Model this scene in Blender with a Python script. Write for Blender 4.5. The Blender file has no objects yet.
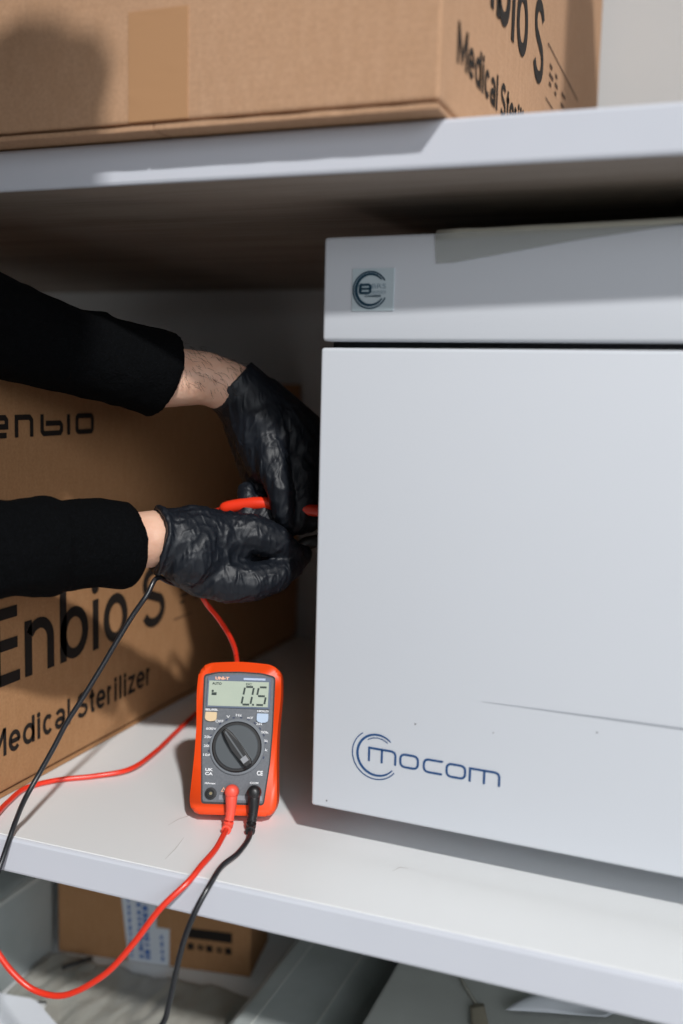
import bpy, bmesh, math, random
from mathutils import Vector, Matrix, noise
PI = math.pi
random.seed(7)
scene = bpy.context.scene
COL = scene.collection

# ------------------------------------------------------------------ camera
cam_data = bpy.data.cameras.new('camera')
cam = bpy.data.objects.new('camera', cam_data)
COL.objects.link(cam)
Rr = [[0.933918, 0.356636, 0.024646], [0.065901, -0.103995, -0.992392], [-0.35136, 0.928437, -0.120626]]
cam.matrix_world = Matrix(((Rr[0][0], -Rr[1][0], -Rr[2][0], 0),
                           (Rr[0][1], -Rr[1][1], -Rr[2][1], 0),
                           (Rr[0][2], -Rr[1][2], -Rr[2][2], 0),
                           (0, 0, 0, 1)))
cam.location = [0.0, -0.55828, 0.32277]
cam_data.sensor_fit = 'VERTICAL'
cam_data.sensor_height = 36.0
cam_data.lens = 35.5
cam_data.clip_start = 0.01
cam_data.dof.use_dof = True
cam_data.dof.focus_distance = 0.74
cam_data.dof.aperture_fstop = 3.2
scene.camera = cam

# ------------------------------------------------------------------ light
world = bpy.data.worlds.new('room_light')
scene.world = world
world.use_nodes = True
bg = world.node_tree.nodes['Background']
bg.inputs['Color'].default_value = (0.93, 0.96, 1.0, 1)
bg.inputs['Strength'].default_value = 0.09

def sun(name, direction, strength, angle, color):
    l = bpy.data.lights.new(name, 'SUN')
    l.energy = strength; l.angle = math.radians(angle); l.color = color
    o = bpy.data.objects.new(name, l); COL.objects.link(o)
    o.rotation_euler = Vector(direction).to_track_quat('-Z', 'Y').to_euler()
    o.location = (0.8, -1.2, 1.6)
    return o
sun('window_sun', (-0.62, 0.785, -0.816), 2.8, 2.2, (1.0, 0.985, 0.965))
wl = bpy.data.lights.new('added_fill', 'AREA')  # added area lamp for soft fill from front right, no window known there
wl.shape = 'RECTANGLE'; wl.size = 2.2; wl.size_y = 1.5; wl.energy = 44; wl.color = (0.90, 0.95, 1.0)
wo = bpy.data.objects.new('added_fill', wl); COL.objects.link(wo)
wo.location = (2.0, -2.5, 1.25)
wo.rotation_euler = (Vector((-0.2, 0.0, 0.1)) - wo.location).to_track_quat('-Z', 'Y').to_euler()

scene.view_settings.view_transform = 'Standard'
scene.view_settings.look = 'None'
scene.view_settings.gamma = 1.0
scene.view_settings.use_curve_mapping = False
scene.view_settings.exposure = 0.1

# ------------------------------------------------------------------ materials
MATS = {}
def mat(name, color, rough=0.5, metal=0.0, spec=0.5, bump=None, mottle=None, alpha=None, trans=None, coat=0.0):
    """bump = (kind, scale, strength, distance, stretch); mottle = (scale, amount, second colour)"""
    if name in MATS: return MATS[name]
    m = bpy.data.materials.new(name); m.use_nodes = True
    nt = m.node_tree; N = nt.nodes; Lk = nt.links
    b = N['Principled BSDF']
    b.inputs['Base Color'].default_value = (*color, 1)
    b.inputs['Roughness'].default_value = rough
    b.inputs['Metallic'].default_value = metal
    b.inputs['Specular IOR Level'].default_value = spec
    b.inputs['Coat Weight'].default_value = coat
    if alpha is not None: b.inputs['Alpha'].default_value = alpha
    if trans is not None: b.inputs['Transmission Weight'].default_value = trans
    tc = N.new('ShaderNodeTexCoord')
    if mottle:
        layers = mottle if isinstance(mottle, list) else [mottle]
        prev = None
        for sc, amt, c2, stretch in layers:
            mp = N.new('ShaderNodeMapping'); mp.inputs['Scale'].default_value = stretch
            Lk.new(tc.outputs['Object'], mp.inputs['Vector'])
            n = N.new('ShaderNodeTexNoise'); n.inputs['Scale'].default_value = sc
            n.inputs['Detail'].default_value = 5
            Lk.new(mp.outputs['Vector'], n.inputs['Vector'])
            r = N.new('ShaderNodeValToRGB')
            r.color_ramp.elements[0].position = 0.38; r.color_ramp.elements[1].position = 0.66
            r.color_ramp.elements[0].color = (0, 0, 0, 1); r.color_ramp.elements[1].color = (amt, amt, amt, 1)
            Lk.new(n.outputs['Fac'], r.inputs['Fac'])
            mx = N.new('ShaderNodeMix'); mx.data_type = 'RGBA'
            mx.inputs['A'].default_value = (*color, 1); mx.inputs['B'].default_value = (*c2, 1)
            if prev: Lk.new(prev, mx.inputs['A'])
            Lk.new(r.outputs['Color'], mx.inputs['Factor'])
            prev = mx.outputs['Result']
        Lk.new(prev, b.inputs['Base Color'])
    if bump:
        blist = bump if isinstance(bump, list) else [bump]
        pn = None
        for kind, sc, st, dist, stretch in blist:
            mp = N.new('ShaderNodeMapping'); mp.inputs['Scale'].default_value = stretch
            Lk.new(tc.outputs['Object'], mp.inputs['Vector'])
            if kind == 'noise':
                t = N.new('ShaderNodeTexNoise'); t.inputs['Scale'].default_value = sc; t.inputs['Detail'].default_value = 4
                out = t.outputs['Fac']
            elif kind == 'ridge':
                t = N.new('ShaderNodeTexNoise'); t.noise_type = 'RIDGED_MULTIFRACTAL'
                t.inputs['Scale'].default_value = sc; t.inputs['Detail'].default_value = 3
                t.inputs['Distortion'].default_value = 0.6
                out = t.outputs['Fac']
            else:
                t = N.new('ShaderNodeTexWave'); t.inputs['Scale'].default_value = sc
                t.inputs['Distortion'].default_value = 0.4; t.inputs['Detail'].default_value = 1
                if kind == 'wavey': t.bands_direction = 'Y'
                if kind == 'wavez': t.bands_direction = 'Z'
                out = t.outputs['Fac']
            Lk.new(mp.outputs['Vector'], t.inputs['Vector'])
            bp = N.new('ShaderNodeBump'); bp.inputs['Strength'].default_value = st; bp.inputs['Distance'].default_value = dist
            Lk.new(out, bp.inputs['Height'])
            if pn: Lk.new(pn, bp.inputs['Normal'])
            pn = bp.outputs['Normal']
        Lk.new(pn, b.inputs['Normal'])
    MATS[name] = m
    return m

ONE = (1, 1, 1)
M_shelf = mat('white_shelf_paint', (0.80, 0.815, 0.82), 0.45, mottle=(9, 0.5, (0.77, 0.785, 0.79), ONE),
              bump=('noise', 60, 0.08, 0.001, ONE))
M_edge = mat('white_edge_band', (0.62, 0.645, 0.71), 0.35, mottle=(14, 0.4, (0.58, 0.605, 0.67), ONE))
M_under = mat('dark_streaked_underside', (0.30, 0.25, 0.21), 0.75,  # darker, streaked brown tone for the upper board's underside
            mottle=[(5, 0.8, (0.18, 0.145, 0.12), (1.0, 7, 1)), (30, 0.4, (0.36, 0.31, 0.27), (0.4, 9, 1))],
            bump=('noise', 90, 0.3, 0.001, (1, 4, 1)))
M_wall = mat('plaster_wall', (0.60, 0.61, 0.615), 0.8, mottle=(3, 0.5, (0.55, 0.56, 0.565), ONE), bump=('noise', 120, 0.15, 0.001, ONE))
M_floor = mat('grey_room_floor', (0.38, 0.37, 0.36), 0.6, mottle=(20, 0.5, (0.3, 0.29, 0.28), ONE))
M_machine = mat('white_enamel_steel', (0.66, 0.69, 0.74), 0.38, spec=0.4, mottle=(3.5, 0.5, (0.635, 0.665, 0.715), ONE),
                bump=('noise', 700, 0.12, 0.0003, ONE))
def cardboard(name, c, c_dark, c_light):
    return mat(name, c, 0.85, spec=0.2,
               mottle=[(7, 0.5, c_dark, ONE), (160, 0.45, c_light, (1, 1, 0.35)), (420, 0.5, tuple(k * .78 for k in c), ONE)],
               bump=[('wavez', 70, 0.06, 0.0006, (1, 1, 0.8)), ('noise', 420, 0.25, 0.0006, ONE)])
M_card = cardboard('brown_cardboard', (0.50, 0.30, 0.18), (0.45, 0.265, 0.155), (0.57, 0.355, 0.225))
M_card2 = cardboard('deep_shaded_cardboard', (0.41, 0.215, 0.10), (0.36, 0.185, 0.083), (0.47, 0.26, 0.13))  # same board as M_card, lower carton's light and shade put into the colour
M_carddark = mat('corrugated_board_edge', (0.16, 0.085, 0.045), 0.9, spec=0.1, bump=('wave', 160, 0.9, 0.002, ONE))
M_tape = mat('packing_tape', (0.46, 0.255, 0.13), 0.4, spec=0.6, bump=('ridge', 30, 0.25, 0.001, (1, 1, 3)))
M_ink = mat('black_print_ink', (0.018, 0.014, 0.012), 0.7, spec=0.2)
M_inkfaint = mat('faded_print_ink', (0.10, 0.06, 0.04), 0.8, spec=0.2)
M_logo = mat('navy_print', (0.018, 0.075, 0.21), 0.4)
M_badge = mat('silver_badge', (0.47, 0.55, 0.59), 0.4)
M_badgeink = mat('badge_navy_ink', (0.012, 0.05, 0.085), 0.4)
M_badgefaint = mat('badge_grey_ink', (0.22, 0.30, 0.36), 0.4)
M_black = mat('black_plastic', (0.012, 0.012, 0.013), 0.4)
M_rubber = mat('dark_rubber', (0.03, 0.03, 0.03), 0.7)
M_knit = mat('black_knit', (0.002, 0.0022, 0.0025), 0.95, spec=0.06,
             mottle=(500, 0.6, (0.0035, 0.004, 0.005), ONE),
             bump=[('noise', 650, 0.6, 0.002, ONE), ('noise', 60, 0.5, 0.004, ONE)])
M_glove = mat('black_nitrile', (0.0055, 0.0078, 0.0125), 0.50, spec=0.40,
              bump=[('ridge', 80, 0.9, 0.0030, (1.0, 1.0, 0.30)), ('ridge', 190, 0.8, 0.0014, (0.9, 0.9, 0.35)), ('noise', 1400, 0.2, 0.0004, ONE)])
M_skin = mat('skin', (0.70, 0.42, 0.30), 0.5, spec=0.4,
             mottle=[(35, 0.6, (0.56, 0.29, 0.19), ONE), (120, 0.35, (0.78, 0.52, 0.39), ONE)],
             bump=[('noise', 260, 0.35, 0.0012, ONE), ('ridge', 60, 0.18, 0.001, ONE)])
MATS['skin'].node_tree.nodes['Principled BSDF'].inputs['Subsurface Weight'].default_value = 0.08
MATS['skin'].node_tree.nodes['Principled BSDF'].inputs['Subsurface Radius'].default_value = (0.008, 0.003, 0.0015)
M_hair = mat('dark_brown_hair', (0.035, 0.02, 0.012), 0.6)
M_denim = mat('dark_trouser_cloth', (0.02, 0.022, 0.03), 0.9)
M_eye = mat('eye_white', (0.8, 0.78, 0.75), 0.2)
M_iris = mat('iris_brown', (0.06, 0.03, 0.015), 0.2)
M_lip = mat('lip', (0.42, 0.16, 0.13), 0.5)
M_orange = mat('orange_rubber_case', (0.82, 0.065, 0.006), 0.45, spec=0.5, bump=('noise', 500, 0.1, 0.0004, ONE))
M_face = mat('grey_meter_face', (0.105, 0.115, 0.13), 0.5, mottle=(700, 0.5, (0.15, 0.16, 0.18), ONE))
M_bezel = mat('dark_display_bezel', (0.14, 0.17, 0.23), 0.25)
M_lcd = mat('lcd_glass', (0.44, 0.50, 0.41), 0.22, mottle=(40, 0.5, (0.38, 0.44, 0.37), ONE))
M_seg = mat('lcd_segment', (0.02, 0.035, 0.03), 0.4)
M_white = mat('white_print', (0.75, 0.76, 0.78), 0.5)
M_dial = mat('dial_grey', (0.06, 0.07, 0.078), 0.45)
M_btn_y = mat('beige_button', (0.66, 0.50, 0.30), 0.45)
M_btn_b = mat('pale_blue_button', (0.42, 0.52, 0.66), 0.45)
M_peach = mat('peach_print', (0.80, 0.42, 0.28), 0.5)
M_tick = mat('blue_black_print', (0.02, 0.03, 0.07), 0.5)
M_red = mat('red_cable', (0.74, 0.035, 0.014), 0.32, spec=0.6)
M_probe = mat('red_probe', (0.82, 0.04, 0.012), 0.32)
M_plugred = mat('coral_red_plug', (0.85, 0.09, 0.055), 0.45)
M_cable = mat('black_cable', (0.014, 0.015, 0.018), 0.3, spec=0.6)
M_metal = mat('probe_metal', (0.75, 0.74, 0.70), 0.25, metal=1.0)
M_brass = mat('socket_brass', (0.6, 0.5, 0.3), 0.3, metal=1.0)
M_film = mat('yellowed_clear_film', (0.46, 0.45, 0.38), 0.3, bump=('ridge', 30, 0.3, 0.001, ONE))
M_label = mat('white_label', (0.62, 0.66, 0.72), 0.5)
M_blue = mat('blue_print', (0.07, 0.16, 0.42), 0.5)
M_grey = mat('grey_green_plastic', (0.42, 0.46, 0.46), 0.45, mottle=(12, 0.5, (0.29, 0.33, 0.325), ONE))
M_housing = mat('grey_housing', (0.42, 0.455, 0.45), 0.4, mottle=(20, 0.5, (0.29, 0.32, 0.31), ONE))
M_panel = mat('light_grey_panel', (0.58, 0.60, 0.575), 0.5, mottle=(10, 0.5, (0.40, 0.41, 0.39), ONE))
M_plasticfilm = mat('crumpled_plastic', (0.36, 0.355, 0.32), 0.35, spec=0.6,
                    mottle=(30, 0.7, (0.25, 0.25, 0.225), (1, 0.35, 1)),
                    bump=[('ridge', 22, 0.7, 0.006, (1.0, 0.4, 1)), ('noise', 60, 0.4, 0.003, (1, 0.4, 1))])
M_pale = mat('pale_cord', (0.52, 0.52, 0.46), 0.6)
M_beige = mat('beige_tag', (0.40, 0.36, 0.28), 0.6)
M_whiteboard = mat('white_laminate', (0.74, 0.77, 0.83), 0.4)

# ------------------------------------------------------------------ helpers
def link_mesh(name, bm, m, parent=None, smooth=False, loc=None):
    me = bpy.data.meshes.new(name)
    bmesh.ops.recalc_face_normals(bm, faces=bm.faces)
    bm.to_mesh(me); bm.free()
    if m: me.materials.append(m)
    if smooth:
        for p in me.polygons: p.use_smooth = True
    o = bpy.data.objects.new(name, me); COL.objects.link(o)
    if parent: o.parent = parent
    if loc: o.location = loc
    return o

def tag(o, label, cat=None, group=None, kind=None):
    if label: o['label'] = label
    if cat: o['category'] = cat
    if group: o['group'] = group
    if kind: o['kind'] = kind
    return o

def empty(name, loc, label, cat, rot=(0, 0, 0), group=None):
    o = bpy.data.objects.new(name, None); COL.objects.link(o)
    o.location = loc; o.rotation_euler = rot
    o.empty_display_size = 0.05
    return tag(o, label, cat, group)

def add_box(bm, lo, hi, bev=0.0, seg=2, axis=None):
    lo = Vector(lo); hi = Vector(hi)
    r = bmesh.ops.create_cube(bm, size=1.0)
    vs = r['verts']
    for v in vs:
        v.co = Vector((lo[i] + (v.co[i] + 0.5) * (hi[i] - lo[i]) for i in range(3)))
    if bev > 0:
        es = set()
        for v in vs:
            for e in v.link_edges: es.add(e)
        if axis is not None:
            es = [e for e in es if abs((e.verts[0].co - e.verts[1].co).normalized()[axis]) > 0.9]
        bmesh.ops.bevel(bm, geom=list(es), offset=bev, segments=seg, profile=0.5, affect='EDGES')
    return bm

def box(name, lo, hi, m, parent=None, bev=0.0, seg=2, smooth=False):
    bm = bmesh.new(); add_box(bm, lo, hi, bev, seg)
    return link_mesh(name, bm, m, parent, smooth)

def add_prism(bm, pts, z0, z1, plane='xz', bev=0.0, seg=2):
    """outline in 2-D extruded along the third axis"""
    def mk(p, d):
        if plane == 'xz': return Vector((p[0], d, p[1]))
        if plane == 'xy': return Vector((p[0], p[1], d))
        return Vector((d, p[0], p[1]))
    a = [bm.verts.new(mk(p, z0)) for p in pts]
    b = [bm.verts.new(mk(p, z1)) for p in pts]
    n = len(pts)
    f0 = bm.faces.new(a); f1 = bm.faces.new(list(reversed(b)))
    for i in range(n):
        bm.faces.new((a[i], b[i], b[(i + 1) % n], a[(i + 1) % n]))
    if bev > 0:
        es = list(f0.edges) + list(f1.edges)
        bmesh.ops.bevel(bm, geom=es, offset=bev, segments=seg, profile=0.5, affect='EDGES')
    return bm

def rounded(pts, r, n=6):
    """round the corners of a closed 2-D outline; r may be a list"""
    out = []
    N = len(pts)
    for i in range(N):
        p = Vector(pts[i]); a = Vector(pts[i - 1]); b = Vector(pts[(i + 1) % N])
        rr = r[i] if isinstance(r, (list, tuple)) else r
        u = (a - p); v = (b - p)
        k = min(rr, u.length * 0.49, v.length * 0.49)
        s = p + u.normalized() * k; e = p + v.normalized() * k
        for j in range(n + 1):
            t = j / n
            out.append(((1 - t) ** 2 * s + 2 * t * (1 - t) * p + t * t * e))
    return [(q.x, q.y) for q in out]

def catmull(pts, n=10):
    P = [Vector(p) for p in pts]
    P = [P[0] * 2 - P[1]] + P + [P[-1] * 2 - P[-2]]
    out = []
    for i in range(1, len(P) - 2):
        p0, p1, p2, p3 = P[i - 1], P[i], P[i + 1], P[i + 2]
        for j in range(n):
            t = j / n
            out.append(0.5 * ((2 * p1) + (p2 - p0) * t + (2 * p0 - 5 * p1 + 4 * p2 - p3) * t * t + (3 * p1 - p0 - 3 * p2 + p3) * t ** 3))
    out.append(P[-2])
    return out

def add_tube(bm, path, rad, seg=10, caps=True, flat=1.0):
    path = [Vector(p) for p in path]
    n = len(path)
    rads = rad if isinstance(rad, (list, tuple)) else [rad] * n
    t0 = (path[1] - path[0]).normalized()
    up = Vector((0, 0, 1)) if abs(t0.z) < 0.9 else Vector((1, 0, 0))
    nrm = t0.cross(up).normalized()
    rings = []
    for i in range(n):
        t = (path[min(i + 1, n - 1)] - path[max(i - 1, 0)]).normalized()
        nrm = (nrm - t * nrm.dot(t)).normalized()
        bi = t.cross(nrm)
        rings.append([bm.verts.new(path[i] + (nrm * math.cos(2 * PI * k / seg) + bi * math.sin(2 * PI * k / seg) * flat) * rads[i]) for k in range(seg)])
    for a, b in zip(rings, rings[1:]):
        for k in range(seg):
            bm.faces.new((a[k], a[(k + 1) % seg], b[(k + 1) % seg], b[k]))
    if caps:
        bm.faces.new(list(reversed(rings[0]))); bm.faces.new(rings[-1])
    return bm

def tube(name, path, rad, m, parent=None, seg=10, smooth=True):
    bm = bmesh.new(); add_tube(bm, path, rad, seg)
    return link_mesh(name, bm, m, parent, smooth)

def resample(path, k):
    """path of (point, radius) -> smooth path and radii"""
    pts = catmull([p for p, r in path], k)
    rs = catmull([(r, 0, 0) for p, r in path], k)
    return pts, [max(0.0003, r.x) for r in rs]

def add_lathe(bm, profile, centre, axis, seg=24):
    """profile = [(distance along axis, radius)]"""
    axis = Vector(axis).normalized(); c = Vector(centre)
    up = Vector((0, 0, 1)) if abs(axis.z) < 0.9 else Vector((1, 0, 0))
    u = axis.cross(up).normalized(); v = axis.cross(u)
    rings = []
    for d, r in profile:
        rings.append([bm.verts.new(c + axis * d + (u * math.cos(2 * PI * k / seg) + v * math.sin(2 * PI * k / seg)) * max(r, 1e-5)) for k in range(seg)])
    for a, b in zip(rings, rings[1:]):
        for k in range(seg):
            bm.faces.new((a[k], a[(k + 1) % seg], b[(k + 1) % seg], b[k]))
    bm.faces.new(list(reversed(rings[0]))); bm.faces.new(rings[-1])
    return bm

def add_ribbon(bm, pts, width, fr, closed=False, taper=None):
    """printed stroke: flat line of given width on the plane fr(u, v) -> Vector"""
    P = [Vector((p[0], p[1])) for p in pts]
    n = len(P)
    L, Rv = [], []
    for i in range(n):
        a = P[i - 1] if (i > 0 or closed) else P[i]
        b = P[(i + 1) % n] if (i < n - 1 or closed) else P[i]
        d1 = (P[i] - a); d2 = (b - P[i])
        if d1.length < 1e-9: d1 = d2
        if d2.length < 1e-9: d2 = d1
        d1.normalize(); d2.normalize()
        t = (d1 + d2)
        t = t.normalized() if t.length > 1e-6 else d1
        nn = Vector((-t.y, t.x))
        k = 1.0 / max(0.5, abs(nn.dot(Vector((-d1.y, d1.x)))))
        w = width / 2 * k * (taper(i / (n - 1)) if taper else 1)
        L.append(bm.verts.new(fr(*(P[i] + nn * w)))); Rv.append(bm.verts.new(fr(*(P[i] - nn * w))))
    for i in range(n if closed else n - 1):
        j = (i + 1) % n
        bm.faces.new((L[i], Rv[i], Rv[j], L[j]))

def arc(cx, cy, r, a0, a1, n=24, ry=None):
    ry = ry or r
    return [(cx + r * math.cos(math.radians(a0 + (a1 - a0) * i / n)), cy + ry * math.sin(math.radians(a0 + (a1 - a0) * i / n))) for i in range(n + 1)]

def text_polys(s, bold=0.0):
    cu = bpy.data.curves.new('glyphs', 'FONT'); cu.body = s; cu.size = 1.0; cu.offset = bold
    cu.resolution_u = 4
    o = bpy.data.objects.new('glyphs', cu); COL.objects.link(o)
    dg = bpy.context.evaluated_depsgraph_get()
    me = bpy.data.meshes.new_from_object(o.evaluated_get(dg))
    vs = [v.co.copy() for v in me.vertices]; fs = [tuple(p.vertices) for p in me.polygons]
    bpy.data.objects.remove(o); bpy.data.curves.remove(cu); bpy.data.meshes.remove(me)
    return vs, fs

def add_text(bm, s, u0, u1, v0, v1, fr, bold=0.0):
    """glyphs stretched into the rectangle u0..u1, v0..v1"""
    vs, fs = text_polys(s, bold)
    xs = [v.x for v in vs]; ys = [v.y for v in vs]
    ax, bx, ay, by = min(xs), max(xs), min(ys), max(ys)
    nv = [bm.verts.new(fr(u0 + (v.x - ax) / (bx - ax) * (u1 - u0), v0 + (v.y - ay) / (by - ay) * (v1 - v0))) for v in vs]
    for f in fs:
        try: bm.faces.new([nv[i] for i in f])
        except ValueError: pass

ADV = {'M': .88, 'e': .56, 'd': .58, 'i': .20, 'c': .52, 'a': .54, 'l': .20, ' ': .16, 'S': .60, 't': .30, 'r': .32, 'z': .46}
def line_of_text(bm, s, u0, u1, base, xh, cap, w, fr, gap=.13):
    tot = sum(ADV[c] for c in s) + gap * (len(s) - 1)
    k = (u1 - u0) / tot
    u = u0
    for c in s:
        if c != ' ': glyph(bm, c, u, u + ADV[c] * k, base, xh, cap, w, fr)
        u += (ADV[c] + gap) * k

def glyph(bm, ch, u0, u1, base, xh, cap, w, fr):
    """plain sans-serif letter drawn as strokes"""
    h = w / 2; a, b = u0 + h, u1 - h; m = (a + b) / 2; z0, zx, zc = base + h, base + xh - h, base + cap - h
    Z0, ZX, ZC = base, base + xh, base + cap
    rx = (b - a) / 2; ry = (zx - z0) / 2; zm = (z0 + zx) / 2
    rb = lambda p, c=False: add_ribbon(bm, p, w, fr, c)
    if ch == 'E':
        rb([(a, Z0), (a, ZC)])
        for z in (z0, (z0 + zc) / 2 + .02 * cap, zc): rb([(a, z), (u1 - (.08 * (u1 - u0) if z != z0 else 0), z)])
    elif ch == 'M': rb([(a, Z0), (a, ZC)]); rb([(b, Z0), (b, ZC)]); rb([(a, zc + h * .6), (m, z0 + .12 * cap), (b, zc + h * .6)])
    elif ch in 'nr':
        rb([(a, Z0), (a, ZX)])
        if ch == 'n': rb([(b, Z0), (b, zx - ry * .8)] + arc(m, zx - ry * .8, rx, 0, 150, 12, ry * .8))
        else: rb(arc(a + (b - a) * 1.0, zx - ry * .75, (b - a) * 1.0, 95, 170, 8, ry * .75))
    elif ch == 'i':
        rb([(a if b < a else m, Z0), (a if b < a else m, ZX)])
        mm = (u0 + u1) / 2
        add_ribbon(bm, arc(mm, ZC - w * .55, w * .30, 0, 340, 12), w * .62, fr, True)
    elif ch == 'l': rb([((u0 + u1) / 2, Z0), ((u0 + u1) / 2, ZC)])
    elif ch == 'o': rb(arc(m, zm, rx, 0, 348, 28, ry), True)
    elif ch == 'b': rb([(a, Z0), (a, ZC)]); rb(arc(m, zm, rx, 0, 348, 28, ry), True)
    elif ch == 'd': rb([(b, Z0), (b, ZC)]); rb(arc(m, zm, rx, 0, 348, 28, ry), True)
    elif ch == 'c': rb(arc(m, zm, rx, 42, 318, 22, ry))
    elif ch == 'e': rb([(a + h * .3, zm), (b, zm)] + arc(m, zm, rx, 0, 318, 26, ry))
    elif ch == 'a':
        rb([(b, Z0), (b, zx - ry * .6)] + arc(m, zx - ry * .6, rx, 0, 150, 12, ry * .6))
        rb(arc(m - rx * .08, z0 + ry * .5, rx * .92, 10, 350, 18, ry * .5))
    elif ch == 't': rb([(m, ZX + .22 * (ZX - Z0)), (m, z0 + ry * .4), (m + rx * .35, z0 + .02 * xh), (u1, z0)]); rb([(u0, zx), (u1, zx)])
    elif ch == 'z': rb([(u0, zx), (b, zx), (a, z0), (u1, z0)])
    elif ch == 'S':
        q = (zc - z0) / 4
        top = arc(m, zc - q, rx * .94, 25, 225, 16, q); bot = arc(m, z0 + q, rx, 45, -160, 18, q)
        rb(top + bot)

def flat_mesh(name, bm, m, parent=None):
    me = bpy.data.meshes.new(name); bm.to_mesh(me); bm.free(); me.materials.append(m)
    o = bpy.data.objects.new(name, me); COL.objects.link(o)
    if parent: o.parent = parent
    return o

# blended bodies: overlapping tapered capsules fused into one skin
def add_capsule(bm, a, b, ra, rb, seg=16, capa=True, capb=True):
    a = Vector(a); b = Vector(b); ax = (b - a); L = ax.length
    if L < 1e-6: ax = Vector((0, 0, 1)); L = 0.0
    prof = []
    if capa:
        for i in range(5):
            t = PI / 2 * (i + 0.15) / 5
            prof.append((-ra * math.cos(t), ra * math.sin(t)))
    prof.append((0, ra)); prof.append((max(L, 1e-5), rb))
    if capb:
        for i in range(4, -1, -1):
            t = PI / 2 * (i + 0.15) / 5
            prof.append((L + rb * math.cos(t), rb * math.sin(t)))
    add_lathe(bm, prof, a, ax, seg)

def fused(name, chains, m, parent=None, voxel=0.002, grow=0.0, smooth=3, wrinkle=None, cuts=None):
    bm = bmesh.new()
    for ch in chains:
        pts = ch['p']
        if ch.get('sweep'):
            P, Rd = resample(pts, 6)
            add_tube(bm, P, Rd, 28)
            continue
        for i in range(len(pts) - 1):
            (a, ra), (b, rb) = pts[i], pts[i + 1]
            ca = not (i == 0 and ch.get('flat0')); cb = not (i == len(pts) - 2 and ch.get('flat1'))
            add_capsule(bm, a, b, ra + grow, rb + grow, capa=ca, capb=cb)
    bmesh.ops.recalc_face_normals(bm, faces=bm.faces)
    me = bpy.data.meshes.new('tmp'); bm.to_mesh(me); bm.free()
    o = bpy.data.objects.new('tmp', me); COL.objects.link(o)
    r = o.modifiers.new('r', 'REMESH'); r.mode = 'VOXEL'; r.voxel_size = voxel; r.use_smooth_shade = True
    s = o.modifiers.new('s', 'SMOOTH'); s.factor = 0.5; s.iterations = smooth
    dg = bpy.context.evaluated_depsgraph_get()
    me2 = bpy.data.meshes.new_from_object(o.evaluated_get(dg))
    bpy.data.objects.remove(o); bpy.data.meshes.remove(me)
    if wrinkle:
        nrm = [v.normal.copy() for v in me2.vertices]
        for v, nn in zip(me2.vertices, nrm):
            v.co += nn * wrinkle(v.co)
    for p in me2.polygons: p.use_smooth = True
    me2.name = name
    me2.materials.append(m)
    ob = bpy.data.objects.new(name, me2); COL.objects.link(ob)
    if parent: ob.parent = parent
    return ob

# ------------------------------------------------------------------ setting
H = 0.446; TH = 0.026; WY = 0.636
def struct(name, lo, hi, m, bev=0.0):
    o = box(name, lo, hi, m, None, bev); o['kind'] = 'structure'; return o
struct('wall_back', (-3.0, WY + 0.004, -0.9), (3.0, WY + 0.1, 1.9), M_wall)
struct('floor', (-3.0, -3.0, -1.0), (3.0, WY + 0.1, -0.9), M_floor)

unit = empty('shelving_unit', (-0.25, 0.31, -0.9), 'white painted shelving unit holding the cartons and the sterilizer', 'shelving unit')
def ubox(name, lo, hi, m, bev=0.0015):
    off = Vector((0.25, -0.31, 0.9))
    return box(name, Vector(lo) + off, Vector(hi) + off, m, unit, bev)
X0, X1 = -1.25, 0.75
for z, nm in ((0.0, 'shelf_board'), (H + TH, 'shelf_board'), (-0.3, 'shelf_board')):
    b = ubox(nm, (X0, 0.004, z - TH + 0.002), (X1, WY, z), M_shelf, 0.0005)
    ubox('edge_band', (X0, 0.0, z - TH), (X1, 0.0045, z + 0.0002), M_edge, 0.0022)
    ubox('board_underside', (X0, 0.0035, z - TH), (X1, WY, z - TH + 0.0021), M_under if z > 0.1 else M_housing, 0.0)
for x in (X0 - 0.024, X1):
    ubox('side_panel', (x, 0.0, -0.9), (x + 0.024, WY, 1.15), M_shelf, 0.001)

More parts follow.
